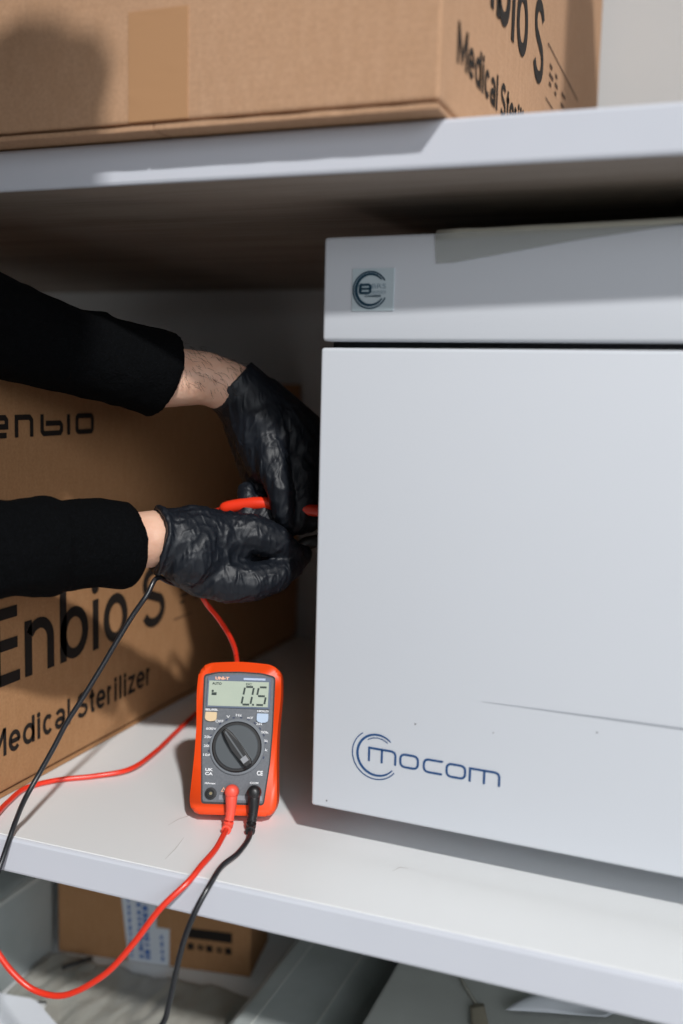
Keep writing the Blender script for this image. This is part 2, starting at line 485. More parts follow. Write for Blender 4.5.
# ------------------------------------------------------------------ cartons
def carton(x_right, y_front, z0, label, tape_u=None, M_card=M_card):
    Wd, Dp, Ht = 0.35, 0.625, 0.327
    root = empty('cardboard_carton', (x_right, y_front, z0), label, 'carton', group='large printed shipping cartons')
    bm = bmesh.new()
    add_box(bm, (-Wd, 0, 0.0048), (0, Dp, Ht), 0.0018, 2)
    body = link_mesh('carton_body', bm, M_card, root)
    bm = bmesh.new()
    add_box(bm, (-Wd + 0.003, 0.0025, 0.0025), (-0.003, Dp - 0.003, 0.0060))
    link_mesh('corrugated_core', bm, M_carddark, root)
    bm = bmesh.new()
    # two bottom flaps meeting below the body, their front edge slightly ragged
    N = 40
    for side in (0, 1):
        xa = -Wd + 0.001 + side * (Wd / 2); xb = xa + Wd / 2 - 0.0015
        prev = None
        top = []; 
        for i in range(N + 1):
            x = xa + (xb - xa) * i / N
            yy = -0.0004 + 0.0006 * noise.noise(Vector((x * 60, z0, 3)))
            zz = 0.0005 * noise.noise(Vector((x * 45, z0, 9)))
            q = [bm.verts.new((x, yy, 0.0002)), bm.verts.new((x, yy, 0.0030 + zz)), bm.verts.new((x, Dp, 0.0030)), bm.verts.new((x, Dp, 0.0002))]
            if prev:
                for k in range(4):
                    bm.faces.new((prev[k], prev[(k + 1) % 4], q[(k + 1) % 4], q[k]))
            else: bm.faces.new(q)
            prev = q
        bm.faces.new(list(reversed(prev)))
    link_mesh('bottom_flap', bm, M_card, root)
    # tape over the centre seam, running down the front
    a, b = tape_u or (-Wd / 2 - 0.024, -Wd / 2 + 0.024)
    bm = bmesh.new()
    add_box(bm, (a, -0.0006, 0.0055), (b, 0.001, 0.10 if tape_u is None else 0.068), 0)
    add_box(bm, (a, -0.0004, Ht - 0.06), (b, 0.0002, Ht + 0.0005), 0)
    add_box(bm, (a, -0.0004, Ht), (b, Dp + 0.0004, Ht + 0.0006), 0)
    tag(link_mesh('tape', bm, M_tape, root), 'strip of brown packing tape')
    # printing on the right-hand side
    fr = lambda u, v: Vector((0.0006, u, v))
    bm = bmesh.new()
    for ch, u0, u1 in (('E', .041, .0727), ('n', .0787, .1160), ('b', .1240, .1640), ('i', .1705, .1785), ('o', .1868, .2258), ('S', .2505, .2925)):
        glyph(bm, ch, u0, u1, .0889, .0452, .0608, .0090, fr)
    tag(flat_mesh('printed_name', bm, M_ink, root), 'black printed lettering reading Enbio S')
    bm = bmesh.new()
    line_of_text(bm, 'Medical Sterilizer', .0325, .2660, .0334, .0172, .0222, .0037, fr, .10)
    tag(flat_mesh('printed_subtitle', bm, M_ink, root), 'black printed lettering reading Medical Sterilizer')
    bm = bmesh.new()
    w = .0042; z1, z2 = .2815, .2948; off = -.004
    def rr(a, b): return rounded([(a, z1), (b, z1), (b, z2), (a, z2)], .003, 3)
    # e
    add_ribbon(bm, [(.061, z1), (.048, z1), (.0455, z1 + .002), (.0455, z2 - .002), (.048, z2), (.059, z2), (.061, z2 - .002), (.061, .288), (.0455, .288)], w, fr)
    add_ribbon(bm, [(.0725, z1 - .002), (.0725, z2), (.0880, z2), (.0905, z2 - .0025), (.0905, z1 - .002)], w, fr)
    add_ribbon(bm, [(.1035, z2 + .002), (.1035, z1 + .002), (.1055, z1), (.1265, z1), (.1285, z1 + .002), (.1285, .2875), (.1265, .2895), (.1080, .2895)], w, fr)
    add_ribbon(bm, [(.1380, z1 - .002), (.1380, z2 + .0015)], w, fr)
    add_ribbon(bm, [(p[0], p[1]) for p in rr(.1495, .1715)], w, fr, closed=True)
    tag(flat_mesh('printed_logo', bm, M_ink, root), 'square lettered print reading enbio')
    bm = bmesh.new()
    add_ribbon(bm, [(.310, .130), (.480, .130)], .0012, fr)
    add_ribbon(bm, [(.310, .130), (.310, .126)], .0012, fr)
    add_ribbon(bm, [(.310, .088), (.345, .088)], .0012, fr)
    for k, (u, v, l) in enumerate([(.322, .117, .012), (.322, .110, .018), (.322, .103, .010), (.350, .117, .010), (.350, .110, .014), (.350, .103, .009), (.385, .112, .02), (.385, .103, .014)]):
        add_ribbon(bm, [(u, v), (u + l, v)], .0030, fr)
    tag(flat_mesh('printed_data_panel', bm, M_inkfaint, root), 'thin printed frame with small unreadable marks')
    return root

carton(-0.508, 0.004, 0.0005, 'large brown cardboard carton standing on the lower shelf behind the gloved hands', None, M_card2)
carton(-0.155, -0.0175, H + TH + 0.0007, 'large brown cardboard carton on the upper shelf with packing tape down its front', (-0.192, -0.152))
def added_shade_box():  # added out-of-view box, shaped to throw the shadow on the upper carton's side
    root = empty('added_shade_box', (0.262, 0.07, H + TH + .0005), 'unseen tall brown box added to cast the shade on the upper carton', 'carton')
    box('carton_body', (-.125, -.065, 0), (.125, .065, .66), M_card, root, .0015)
    box('tape', (-.024, -.0656, .0), (.024, .0656, .6606), M_tape, root)
added_shade_box()

# ------------------------------------------------------------------ sterilizer
def machine():
    x0, x1, y0, y1 = -0.2556, 0.225, 0.073, 0.615
    zb, zt = 0.0315, 0.4218
    root = empty('bench_sterilizer', ((x0 + x1) / 2, 0.3, 0.0), 'white enamelled bench sterilizer with blue mocom lettering standing on the shelf', 'sterilizer')
    o = Vector(((x0 + x1) / 2, 0.3, 0.0))
    root.location = (root.location.x + .0079 - .0012, root.location.y - .0084, 0); root.rotation_euler = (0, 0, -.035)
    def bb(name, lo, hi, m, bev, seg=3):
        return box(name, Vector(lo) - o, Vector(hi) - o, m, root, bev, seg, True)
    bb('cabinet', (x0 + .003, y0 + .022, zb + .002), (x1 - .003, y1, zt - .0015), M_machine, .004)
    bb('seam_frame', (x0 + .005, y0 + .01, zb + .006), (x1 - .005, y0 + .03, zt - .004), M_black, 0.0, 1)
    bb('door_panel', (x0, y0, zb), (x1, y0 + .021, 0.3500), M_machine, .0022)
    bb('upper_panel', (x0 + .0006, y0, 0.3543), (x1 - .0006, y0 + .021, zt), M_machine, .0026)
    for fx in (x0 + .05, x1 - .05):
        for fy in (y0 + .17, y1 - .06):
            bm = bmesh.new(); add_lathe(bm, [(0, .014), (.003, .017), (.020, .015), (.035, .015)], Vector((fx, fy, .0003)) - o, (0, 0, 1), 20)
            link_mesh('foot', bm, M_rubber, root, True)
    K = 1.0547   # size of the printing
    fr = lambda u, v: Vector((u * K + .0014, y0 - .0004, .3228 + (v - .3228) * K)) - o
    # mocom logo
    bm = bmesh.new()
    W = .00140
    def sk(z): return z
    def m_(u0, u1, zt_, h):
        um = (u0 + u1) / 2 - .0002
        add_ribbon(bm, [(u0, zt_ - h), (u0, zt_), (u1 - .0025, zt_), (u1 - .0007, zt_ - .0008), (u1, zt_ - .0025), (u1, zt_ - h)], W, fr)
        add_ribbon(bm, [(um, zt_), (um, zt_ - h)], W, fr)
    def o_(u0, u1, z0, z1):
        add_ribbon(bm, rounded([(u0, z0), (u1, z0), (u1, z1), (u0, z1)], .0034, 5), W, fr, closed=True)
    m_(-.2029, -.1848, .0932, .0090)
    o_(-.1814, -.1696, .0843, .0926)
    c = rounded([(-.1535, .0838), (-.1656, .0838), (-.1656, .0920), (-.1535, .0920)], [.0, .0034, .0034, .0], 5)
    add_ribbon(bm, c, W, fr)
    o_(-.1506, -.1386, .0834, .0916)
    m_(-.1355, -.1169, .0910, .0086)
    cx, cz = -.1977, .0890
    add_ribbon(bm, arc(cx + .0003, cz, .0136, 48, 322, 44), .00125, fr, taper=lambda t: .55 + .75 * math.sin(PI * t) ** .6)
    add_ribbon(bm, arc(cx - .0005, cz + .0001, .0163, 125, 322, 40), .0007, fr)
    add_ribbon(bm, arc(cx + .0003, cz, .0115, 52, 125, 14), .0006, fr)
    tag(flat_mesh('logo', bm, M_logo, root), 'navy blue lettering reading mocom inside a broken ring')
    # badge
    bu0, bu1, bv0, bv1 = -.2337, -.2049, .3738, .4008
    badge = box('badge', Vector((bu0, y0 - .0007, bv0)) - o, Vector((bu1, y0 + .001, bv1)) - o, M_badge, root)
    tag(badge, 'small square silver sticker with a ringed letter B')
    fb = lambda u, v: Vector((bu0 + u * K, y0 - .0011, bv0 + v * K)) - o
    bm = bmesh.new()
    add_ribbon(bm, arc(.0122, .0128, .0094, 40, 325, 36), .0015, fb, taper=lambda t: .6 + .7 * math.sin(PI * t))
    add_ribbon(bm, arc(.0120, .0126, .0111, 30, 335, 36), .0009, fb)
    # wide letter B
    bx0, bx1, by0, by1 = .0052, .0122, .0108, .0158
    my = (by0 + by1) / 2
    add_ribbon(bm, [(bx0, by0), (bx1 - .001, by0), (bx1, by0 + .0008), (bx1, my - .0005), (bx1 - .0008, my), (bx1, my + .0005), (bx1, by1 - .0008), (bx1 - .001, by1), (bx0, by1)], .0015, fb)
    add_ribbon(bm, [(bx0 + .0004, by0), (bx0 + .0004, by1)], .0020, fb)
    add_ribbon(bm, [(bx0, my), (bx1 - .0005, my)], .0013, fb)
    add_text(bm, 'CHAMBER', .0085, .0195, .0083, .0096, fb, 0.03)
    me = flat_mesh('emblem', bm, M_badgeink, root); me.parent = badge
    bm = bmesh.new()
    add_text(bm, 'BRS', .0132, .0225, .0134, .0163, fb, 0.0)
    add_text(bm, 'SERIES', .0132, .0225, .0103, .0121, fb, 0.0)
    me = flat_mesh('small_print', bm, M_badgefaint, root); me.parent = badge
    # long hairline crease on the door panel
    bm = bmesh.new()
    add_ribbon(bm, [(-.13, .1346), (-.05, .1354), (.08, .1362)], .0011, fr, taper=lambda t: min(1, .15 + t * 1.6))
    tag(flat_mesh('panel_crease', bm, mat('crease_grey', (0.36, 0.38, 0.42), 0.5), root), 'thin grey crease line')
    for u, v, r in ((-.1722, .1137, .0006), (-.232, .052, .0006), (-.122, .116, .0004), (-.06, .126, .0005)):
        bm = bmesh.new()
        add_ribbon(bm, arc(u, v, r * .5, 0, 330, 8), r, fr, closed=True)
        flat_mesh('speck', bm, mat('speck', (0.2, 0.2, 0.22), 0.6), root)
    # peeling protective film over the top edge
    bm = bmesh.new()
    N = 24
    prev = None
    for i in range(N + 1):
        u = -.1775 + i / N * .36
        lift = .0018 + .0055 * (i / N) ** 1.5 + .0005 * noise.noise(Vector((u * 70, 0, 0)))
        down = max(0.0, .0042 * (1 - i / N * 2.2)) 
        q = [Vector((u, y0 - .0009, zt + lift * .4 - .0008 - down)), Vector((u, y0 - .0004, zt + lift)), Vector((u, y0 + .12, zt + lift * .3 + .0008))]
        q = [bm.verts.new(p - o) for p in q]
        if prev:
            for k in range(2): bm.faces.new((prev[k], prev[k + 1], q[k + 1], q[k]))
        prev = q
    fl = link_mesh('protective_film', bm, M_film, root, True)
    s = fl.modifiers.new('s', 'SOLIDIFY'); s.thickness = .0003
    tag(fl, 'yellowed clear film peeling from the top edge')
    bm = bmesh.new()
    P = [(-.1785, zt - .0005), (-.1770, zt - .019), (-.165, zt - .0185), (-.09, zt - .0075), (-.03, zt - .0005)]
    add_prism(bm, P, y0 - .0010, y0 - .0007, 'xz')
    for v in bm.verts: v.co -= o
    c = link_mesh('film_corner', bm, mat('grey_film', (.50, .52, .50), .35, alpha=.40), fl)
    return root
machine()

# ------------------------------------------------------------------ multimeter
def meter():
    S = 0.8457
    root = empty('digital_multimeter', (-0.3225, 0.0819, 0.0085), 'orange and grey digital multimeter showing 0.5, propped up on the shelf', 'multimeter',
                 rot=(-math.radians(20), 0, 0.3412))
    V = lambda u, d, v: Vector((u * S, d * S, v * S))
    def sc(pts): return [(p[0] * S, p[1] * S) for p in pts]
    # orange case: waisted outline
    out = [(-.0345, .0), (.0345, .0), (.0385, .010), (.0365, .050), (.0362, .075), (.0382, .105), (.0370, .126), (.028, .1315), (.0, .1335), (-.028, .1315), (-.0370, .126), (-.0382, .105), (-.0362, .075), (-.0365, .050), (-.0385, .010)]
    bm = bmesh.new()
    o2 = rounded(sc(out), .010 * S, 4)
    add_prism(bm, o2, 0.0, .030 * S, 'xz', .0042 * S, 4)
    link_mesh('case', bm, M_orange, root, True)
    bm = bmesh.new()
    bk = [(p[0] * .96, p[1] * .97 + .002 * S) for p in o2]
    add_prism(bm, bk, .028 * S, .036 * S, 'xz', .002 * S, 2)
    link_mesh('back_cover', bm, M_rubber, root, False)
    # face plate
    face = [(-.0270, .0105), (.0262, .0105), (.0300, .045), (.0312, .075), (.0312, .1195), (.020, .1222), (0, .1230), (-.020, .1222), (-.0312, .1195), (-.0300, .060)]
    bm = bmesh.new()
    add_prism(bm, rounded(sc(face), .0022 * S, 3), -.0012 * S, .004 * S, 'xz', .0006 * S, 1)
    link_mesh('face_plate', bm, M_face, root)
    # groove ring round the plate
    bm = bmesh.new()
    ff = rounded(sc([(p[0] * 1.035, .0662 + (p[1] - .0662) * 1.025) for p in face]), .003 * S, 3)
    add_prism(bm, ff, -.0004 * S, .003 * S, 'xz')
    link_mesh('face_groove', bm, M_rubber, root)
    # display
    bm = bmesh.new()
    add_prism(bm, rounded(sc([(-.0285, .0918), (.0288, .0918), (.0288, .1195), (0, .1215), (-.0285, .1195)]), .0015 * S, 3), -.0026 * S, 0, 'xz', .0005 * S, 1)
    disp = link_mesh('display', bm, M_bezel, root)
    bm = bmesh.new()
    add_prism(bm, sc([(-.0268, .0935), (.0268, .0935), (.0268, .1155), (-.0268, .1155)]), -.0030 * S, -.0020 * S, 'xz')
    lcd = link_mesh('screen', bm, M_lcd, disp)
    tag(lcd, 'pale green liquid crystal screen')
    def frn(d): return lambda u, v: V(u, -d, v)
    f1 = frn(.0033)
    bm = bmesh.new()
    w = .0017; sl = .16
    def dig(x, z, hw, h, segs):
        def pt(a, b): return (x + a * hw + (b * h) * sl, z + b * h)
        T = {'a': ((-.75, 2), (.75, 2)), 'g': ((-.75, 1), (.75, 1)), 'd': ((-.75, 0), (.75, 0)),
             'f': ((-1, 1.12), (-1, 1.9)), 'b': ((1, 1.12), (1, 1.9)), 'e': ((-1, .1), (-1, .88)), 'c': ((1, .1), (1, .88))}
        for s in segs: add_ribbon(bm, [pt(*T[s][0]), pt(*T[s][1])], w, f1)
    dig(.0072, .0953, .0040, .0078, 'abcdef')
    dig(.0195, .0953, .0040, .0078, 'afgcd')
    add_ribbon(bm, [(.0127, .0953), (.0144, .0953)], .0017, f1)
    tag(flat_mesh('digits', bm, M_seg, disp), 'dark seven segment digits reading 0.5')
    bm = bmesh.new()
    add_text(bm, 'AUTO', -.0240, -.0155, .1120, .1142, f1, 0.03)
    add_text(bm, 'DC', .0065, .0115, .1124, .1142, f1, 0.02)
    add_ribbon(bm, [(-.0240, .1040), (-.0195, .1040)], .0024, f1)
    add_ribbon(bm, [(-.0240, .1065), (-.0222, .1065)], .0018, f1)
    flat_mesh('indicators', bm, M_seg, disp)
    f2 = frn(.0029)
    bm = bmesh.new()
    add_text(bm, 'UNI-T', -.0215, -.0090, .1165, .1192, f2, 0.06)
    tag(flat_mesh('brand_print', bm, M_peach, disp), 'peach coloured maker lettering')
    bm = bmesh.new()
    add_ribbon(bm, [(.004, .1178), (.0235, .1178)], .0018, f2)
    flat_mesh('header_strip', bm, mat('header_blue', (.42, .50, .66), .4), disp)
    # buttons
    for x, mm, lb in ((-.0235, M_btn_y, 'beige push button'), (.0225, M_btn_b, 'pale blue push button')):
        bm = bmesh.new()
        add_prism(bm, rounded(sc([(x - .0046, 0.0810), (x - .001, 0.0797), (x + .004, 0.0803), (x + .0052, 0.0820), (x + .0052, 0.0880), (x - .0052, 0.0880), (x - .0052, 0.0820)]), .001 * S, 3), -.0034 * S, 0, 'xz', .0006 * S, 2)
        tag(link_mesh('button', bm, mm, root), lb)
    # dial
    dc = (.0012, .0585)
    bm = bmesh.new(); add_lathe(bm, [(0, .0246 * S), (.0018 * S, .0244 * S), (.0022 * S, .0236 * S)], V(dc[0], -.0008, dc[1]), (0, -1, 0), 48)
    tag(link_mesh('dial_skirt', bm, mat('skirt_grey', (.15, .165, .185), .5), root, False), None)
    bm = bmesh.new(); add_lathe(bm, [(0, .0219 * S), (.0028 * S, .0219 * S), (.0036 * S, .0210 * S), (.0036 * S, .0200 * S)], V(dc[0], -.0015, dc[1]), (0, -1, 0), 48)
    dial = link_mesh('dial', bm, M_black, root, False)
    bm = bmesh.new(); add_lathe(bm, [(0, .0190 * S), (.0020 * S, .0190 * S), (.0024 * S, .0184 * S)], V(dc[0], -.0040, dc[1]), (0, -1, 0), 48)
    link_mesh('dial_face', bm, M_dial, dial, False)
    bm = bmesh.new()
    ang = math.radians(-52)
    dx, dz = math.cos(ang), math.sin(ang)
    px, pz = -dz, dx
    def q(a, b): return (dc[0] + dx * a + px * b, dc[1] + dz * a + pz * b)
    prof = [q(-.0185, -.0022), q(-.012, -.0040), (q(.0, -.0046)), q(.0165, -.0044), q(.0200, -.0030), q(.0200, .0030), q(.0165, .0044), q(.0, .0046), q(-.012, .0040), q(-.0185, .0022)]
    add_prism(bm, sc(prof), -.0125 * S, -.005 * S, 'xz', .0012 * S, 2)
    kn = link_mesh('pointer_grip', bm, M_black, dial)
    bm = bmesh.new()
    add_ribbon(bm, [q(-.016, 0), q(.014, 0)], .0014, frn(.0129))
    kk = flat_mesh('pointer_line', bm, mat('pointer_grey', (.10, .11, .12), .5), dial)
    bm = bmesh.new()
    add_prism(bm, sc([q(.0110, -.0028), q(.0160, -.0028), q(.0160, .0028), q(.0110, .0028)]), -.0130 * S, -.012 * S, 'xz')
    link_mesh('pointer_cap', bm, mat('cap_grey', (.25, .26, .28), .5), dial)
    # printed scale
    f3 = frn(.0014)
    bm = bmesh.new()
    names = [(196, '10A'), (180, '200m'), (164, '20m'), (148, '600V'), (128, 'OFF'), (110, 'V'), (90, 'Hz'), (68, 'mV'), (48, '2M'), (28, '200k'), (12, '20k'), (-4, '2k')]
    for a, t in names:
        r = .027
        r = .0282 if a in (12, -4, 28, 164, 180, 196, 148) else .0275
        cx_ = dc[0] + r * math.cos(math.radians(a)) * (1.0); cz_ = dc[1] + r * math.sin(math.radians(a))
        hw = .0010 * (len(t) + .6)
        cx_ = max(min(cx_, .0285 - hw), -.0285 + hw)
        add_text(bm, t, cx_ - hw, cx_ + hw, cz_ - .0011, cz_ + .0011, f3, 0.01)
    add_text(bm, 'SEL/REL', -.0290, -.0175, .0892, .0909, f3, 0.03)
    add_text(bm, 'HOLD', .0175, .0275, .0892, .0909, f3, 0.03)
    add_text(bm, 'CE', .0198, .0250, .0345, .0385, f3, 0.03)
    add_text(bm, 'UK', -.0258, -.0190, .0368, .0394, f3, 0.03)
    add_text(bm, 'CA', -.0258, -.0190, .0334, .0360, f3, 0.03)
    add_text(bm, '10Amax', -.0255, -.0160, .0258, .0274, f3, 0.03)
    add_text(bm, 'COM', .0140, .0215, .0272, .0288, f3, 0.03)
    tag(flat_mesh('scale_print', bm, M_white, root), 'small white printed ranges')
    bm = bmesh.new()
    for a in range(-20, 205, 15):
        r0, r1 = .0248, .0260
        add_ribbon(bm, [(dc[0] + r0 * math.cos(math.radians(a)), dc[1] + r0 * math.sin(math.radians(a))), (dc[0] + r1 * math.cos(math.radians(a)), dc[1] + r1 * math.sin(math.radians(a)))], .0022, frn(.0013))
    flat_mesh('range_marks', bm, M_tick, root)
    bm = bmesh.new()
    add_prism(bm, sc([(-.0125, .0130), (.0255, .0130), (.0255, .0170), (-.0125, .0170)]), -.0015 * S, -.001 * S, 'xz')
    link_mesh('warning_strip', bm, mat('warn_grey', (.22, .235, .26), .5), root)
    bm = bmesh.new()
    add_ribbon(bm, [(-.0105, .0200), (-.0070, .0200), (-.00875, .0232)], .0006, f3, closed=True)
    flat_mesh('warning_triangle', bm, M_peach, root)
    # three sockets
    for x, ring in ((-.0198, True), (-.0005, True), (.0190, True)):
        bm = bmesh.new(); add_lathe(bm, [(0, .0052 * S), (.0022 * S, .0050 * S), (.0023 * S, .0034 * S), (.0006 * S, .0030 * S)], V(x, -.0008, .0180 if x < -.01 else .0205), (0, -1, 0), 24)
        so = link_mesh('socket', bm, M_black, root, False)
        bm = bmesh.new(); add_lathe(bm, [(0, .0014 * S), (.0012 * S, .0013 * S)], V(x, -.0012, .0180 if x < -.01 else .0205), (0, -1, 0), 12)
        link_mesh('contact', bm, M_brass, so, False)
    # fold-out stand at the back, reaching the shelf
    th = math.radians(20)
    def loc(y, z):   # world offsets behind the meter -> local
        yy, zz = y, z
        return (yy * math.cos(-th) + zz * math.sin(-th), -yy * math.sin(-th) + zz * math.cos(-th))
    a = (.036 * S, .085 * S)
    b = loc(.075, -.0088)
    bm = bmesh.new()
    for y_, z_ in ((0, 0),):
        vs = []
        for x in (-.020 * S, .020 * S):
            vs += [bm.verts.new((x, a[0] - .001, a[1])), bm.verts.new((x, a[0] - .001, a[1] - .004)), bm.verts.new((x, b[0] - .002, b[1])), bm.verts.new((x, b[0] + .002, b[1] + .0005))]
        f = [(0, 1, 2, 3), (7, 6, 5, 4), (0, 4, 5, 1), (1, 5, 6, 2), (2, 6, 7, 3), (3, 7, 4, 0)]
        for t in f: bm.faces.new([vs[i] for i in t])
    link_mesh('stand', bm, M_rubber, root)
    bpy.context.view_layer.update()
    return root, V, S
METER, MV, MS = meter()
MW = METER.matrix_world.copy()
def mw(u, d, v): return MW @ MV(u, d, v)

# ------------------------------------------------------------------ test leads
def lead(name, label, m_cab, m_plug, m_probe, sock_u, path, probe, tip, collar):
    root = empty(name, mw(sock_u, -.005, .0205), label, 'test lead')
    inv = Matrix.Translation(-Vector(root.location))
    T = lambda p: inv @ Vector(p)
    # angled plug: round shroud over the socket and a ribbed strain relief that hangs downward
    c = mw(sock_u, -.0030, .0205); n = (mw(sock_u, -.02, .0205) - mw(sock_u, 0, .0205)).normalized()
    dn = (mw(sock_u, 0, 0) - mw(sock_u, 0, .02)).normalized()
    bm = bmesh.new()
    add_lathe(bm, [(0, .0050), (.004, .0052), (.008, .0050), (.0102, .0038), (.0108, .0012)], T(c), n, 24)
    e1 = c + n * .005 + dn * .013; 
    P, Rd = resample([(T(c + n * .0055 - dn * .001), .0044), (T(c + n * .0055 + dn * .005), .0044), (T(e1), .0036), (T(path[0]), .0031)], 6)
    add_tube(bm, P, Rd, 16)
    pl = link_mesh('plug', bm, m_plug, root, True)
    bm = bmesh.new()
    # ribs of the strain relief
    pts = catmull([Vector(e1), Vector(path[0]), Vector(path[1]), Vector(path[2])], 6)
    for i in range(2, 15, 3):
        d = (pts[i + 1] - pts[i - 1]).normalized()
        add_lathe(bm, [(-.0009, .0026), (-.0007, .0037), (.0007, .0036), (.0009, .0026)], T(pts[i]), d, 14)
    link_mesh('strain_relief', bm, m_plug, pl, False)
    tube('cable', catmull([T(p) for p in path], 10), .0021 if m_cab == M_red else .0019, m_cab, root, 10)
    P, Rd = resample([(T(p), r) for p, r in probe], 6)
    bm = bmesh.new(); add_tube(bm, P, Rd, 16)
    pr = link_mesh('probe_handle', bm, m_probe, root, True)
    bm = bmesh.new()
    d = (Vector(collar[1]) - Vector(collar[0])).normalized()
    L = (Vector(collar[1]) - Vector(collar[0])).length
    add_lathe(bm, [(0, .0052), (.0006, .0068), (.0018, .0068), (.0024, .0048), (L * .6, .0042), (L, .0022)], T(collar[0]), d, 20)
    link_mesh('finger_guard', bm, m_probe, pr, False)
    bm = bmesh.new(); add_tube(bm, [T(tip[0]), T(Vector(tip[0]).lerp(Vector(tip[1]), .8)), T(tip[1])], [.001, .001, .0002], 10)
    link_mesh('probe_tip', bm, M_metal, pr, True)
    return root

red_path = [mw(-.0015, -.009, -.004), mw(-.0025, -.009, -.009), (-0.3172, 0.0572, 0.0040), (-0.3126, 0.0363, 0.0035), (-0.3103, 0.0121, 0.0032), (-0.3110, -0.0040, -0.0007), (-0.3237, -0.0180, -0.0153), (-0.3389, -0.0260, -0.0387), (-0.3571, -0.0320, -0.0612), (-0.3833, -0.0370, -0.0788),
            (-0.4050, -0.0400, -0.0796), (-0.4202, -0.0430, -0.0696), (-0.4330, -0.0450, -0.0544), (-0.4539, -0.0450, -0.0271), (-0.4690, -0.0350, -0.0100), (-0.4855, -0.0060, -0.0054), (-0.4843, 0.0139, 0.0040), (-0.4950, 0.0448, 0.0032), (-0.5006, 0.0732, 0.0028), (-0.4879, 0.0971, 0.0028), (-0.4658, 0.1165, 0.0028), (-0.4467, 0.1387, 0.0040),
            (-0.4494, 0.1827, 0.0035), (-0.4597, 0.2366, 0.0030), (-0.4693, 0.2898, 0.0030), (-0.4793, 0.3500, 0.0040), (-0.3589, 0.1540, 0.0942), (-0.3569, 0.1534, 0.1086), (-0.3571, 0.1427, 0.1258), (-0.3600, 0.1277, 0.1439), (-0.3615, 0.1108, 0.1589), (-0.3664, 0.1102, 0.1686), (-0.3739, 0.1204, 0.1818), (-0.3819, 0.1426, 0.2016), (-0.3791, 0.1521, 0.2207), (-0.3654, 0.1462, 0.2278)]
lead('red_test_lead', 'red test lead looping from the multimeter over the shelf edge up to the hands', M_red, M_plugred, M_probe, -.0005, red_path,
     [((-0.3655, 0.1431, 0.2274), .0030), ((-0.3621, 0.1431, 0.2288), .0046), ((-0.3513, 0.1459, 0.2311), .0050), ((-0.3391, 0.1492, 0.2328), .0051), ((-0.3272, 0.1530, 0.2328), .0050), ((-0.3131, 0.1558, 0.2303), .0046), ((-0.3033, 0.1586, 0.2295), .0045), ((-0.2892, 0.1631, 0.2287), .0045)],
     ((-0.2790, 0.1669, 0.2282), (-0.2601, 0.1739, 0.2272)), ((-0.2892, 0.1631, 0.2287), (-0.2775, 0.1674, 0.2283)))
blk_path = [mw(.0180, -.009, -.004), mw(.0175, -.009, -.009), (-0.2989, 0.0618, 0.0040), (-0.2960, 0.0386, 0.0035), (-0.2972, 0.0172, 0.0035), (-0.2941, -0.0040, 0.0021), (-0.2983, -0.0160, -0.0115), (-0.3035, -0.0220, -0.0299), (-0.3070, -0.0260, -0.0504), (-0.3096, -0.0300, -0.0700), (-0.3138, -0.0340, -0.0858),
            (-0.3333, -0.0500, -0.1130), (-0.3872, -0.0600, -0.1321), (-0.4425, -0.0600, -0.0908), (-0.4545, -0.0350, -0.0430), (-0.4561, -0.0120, -0.0149), (-0.4546, -0.0040, 0.0011), (-0.4519, 0.0005, 0.0145), (-0.4415, -0.0026, 0.0330), (-0.4366, 0.0079, 0.0497), (-0.4310, 0.0165, 0.0660), (-0.4259, 0.0236, 0.0814), (-0.4193, 0.0312, 0.0963), (-0.4109, 0.0413, 0.1160), (-0.4019, 0.0519, 0.1382), (-0.3940, 0.0605, 0.1564), (-0.3865, 0.0674, 0.1707), (-0.3841, 0.0772, 0.1818), (-0.3831, 0.0971, 0.1747), (-0.3748, 0.1254, 0.1651), (-0.3506, 0.1462, 0.1677), (-0.3278, 0.1526, 0.1791), (-0.3163, 0.1552, 0.1892)]
lead('black_test_lead', 'black test lead hanging from the multimeter and rising past the lower sleeve to the hands', M_cable, M_black, M_black, .0190, blk_path,
     [((-0.3169, 0.1549, 0.1884), .0030), ((-0.3128, 0.1570, 0.1924), .0050), ((-0.3062, 0.1610, 0.1987), .0054), ((-0.3009, 0.1643, 0.2026), .0054), ((-0.2908, 0.1685, 0.2052), .0048)],
     ((-0.2806, 0.1726, 0.2070), (-0.2617, 0.1800, 0.2091)), ((-0.2937, 0.1673, 0.2043), (-0.2792, 0.1731, 0.2071)))

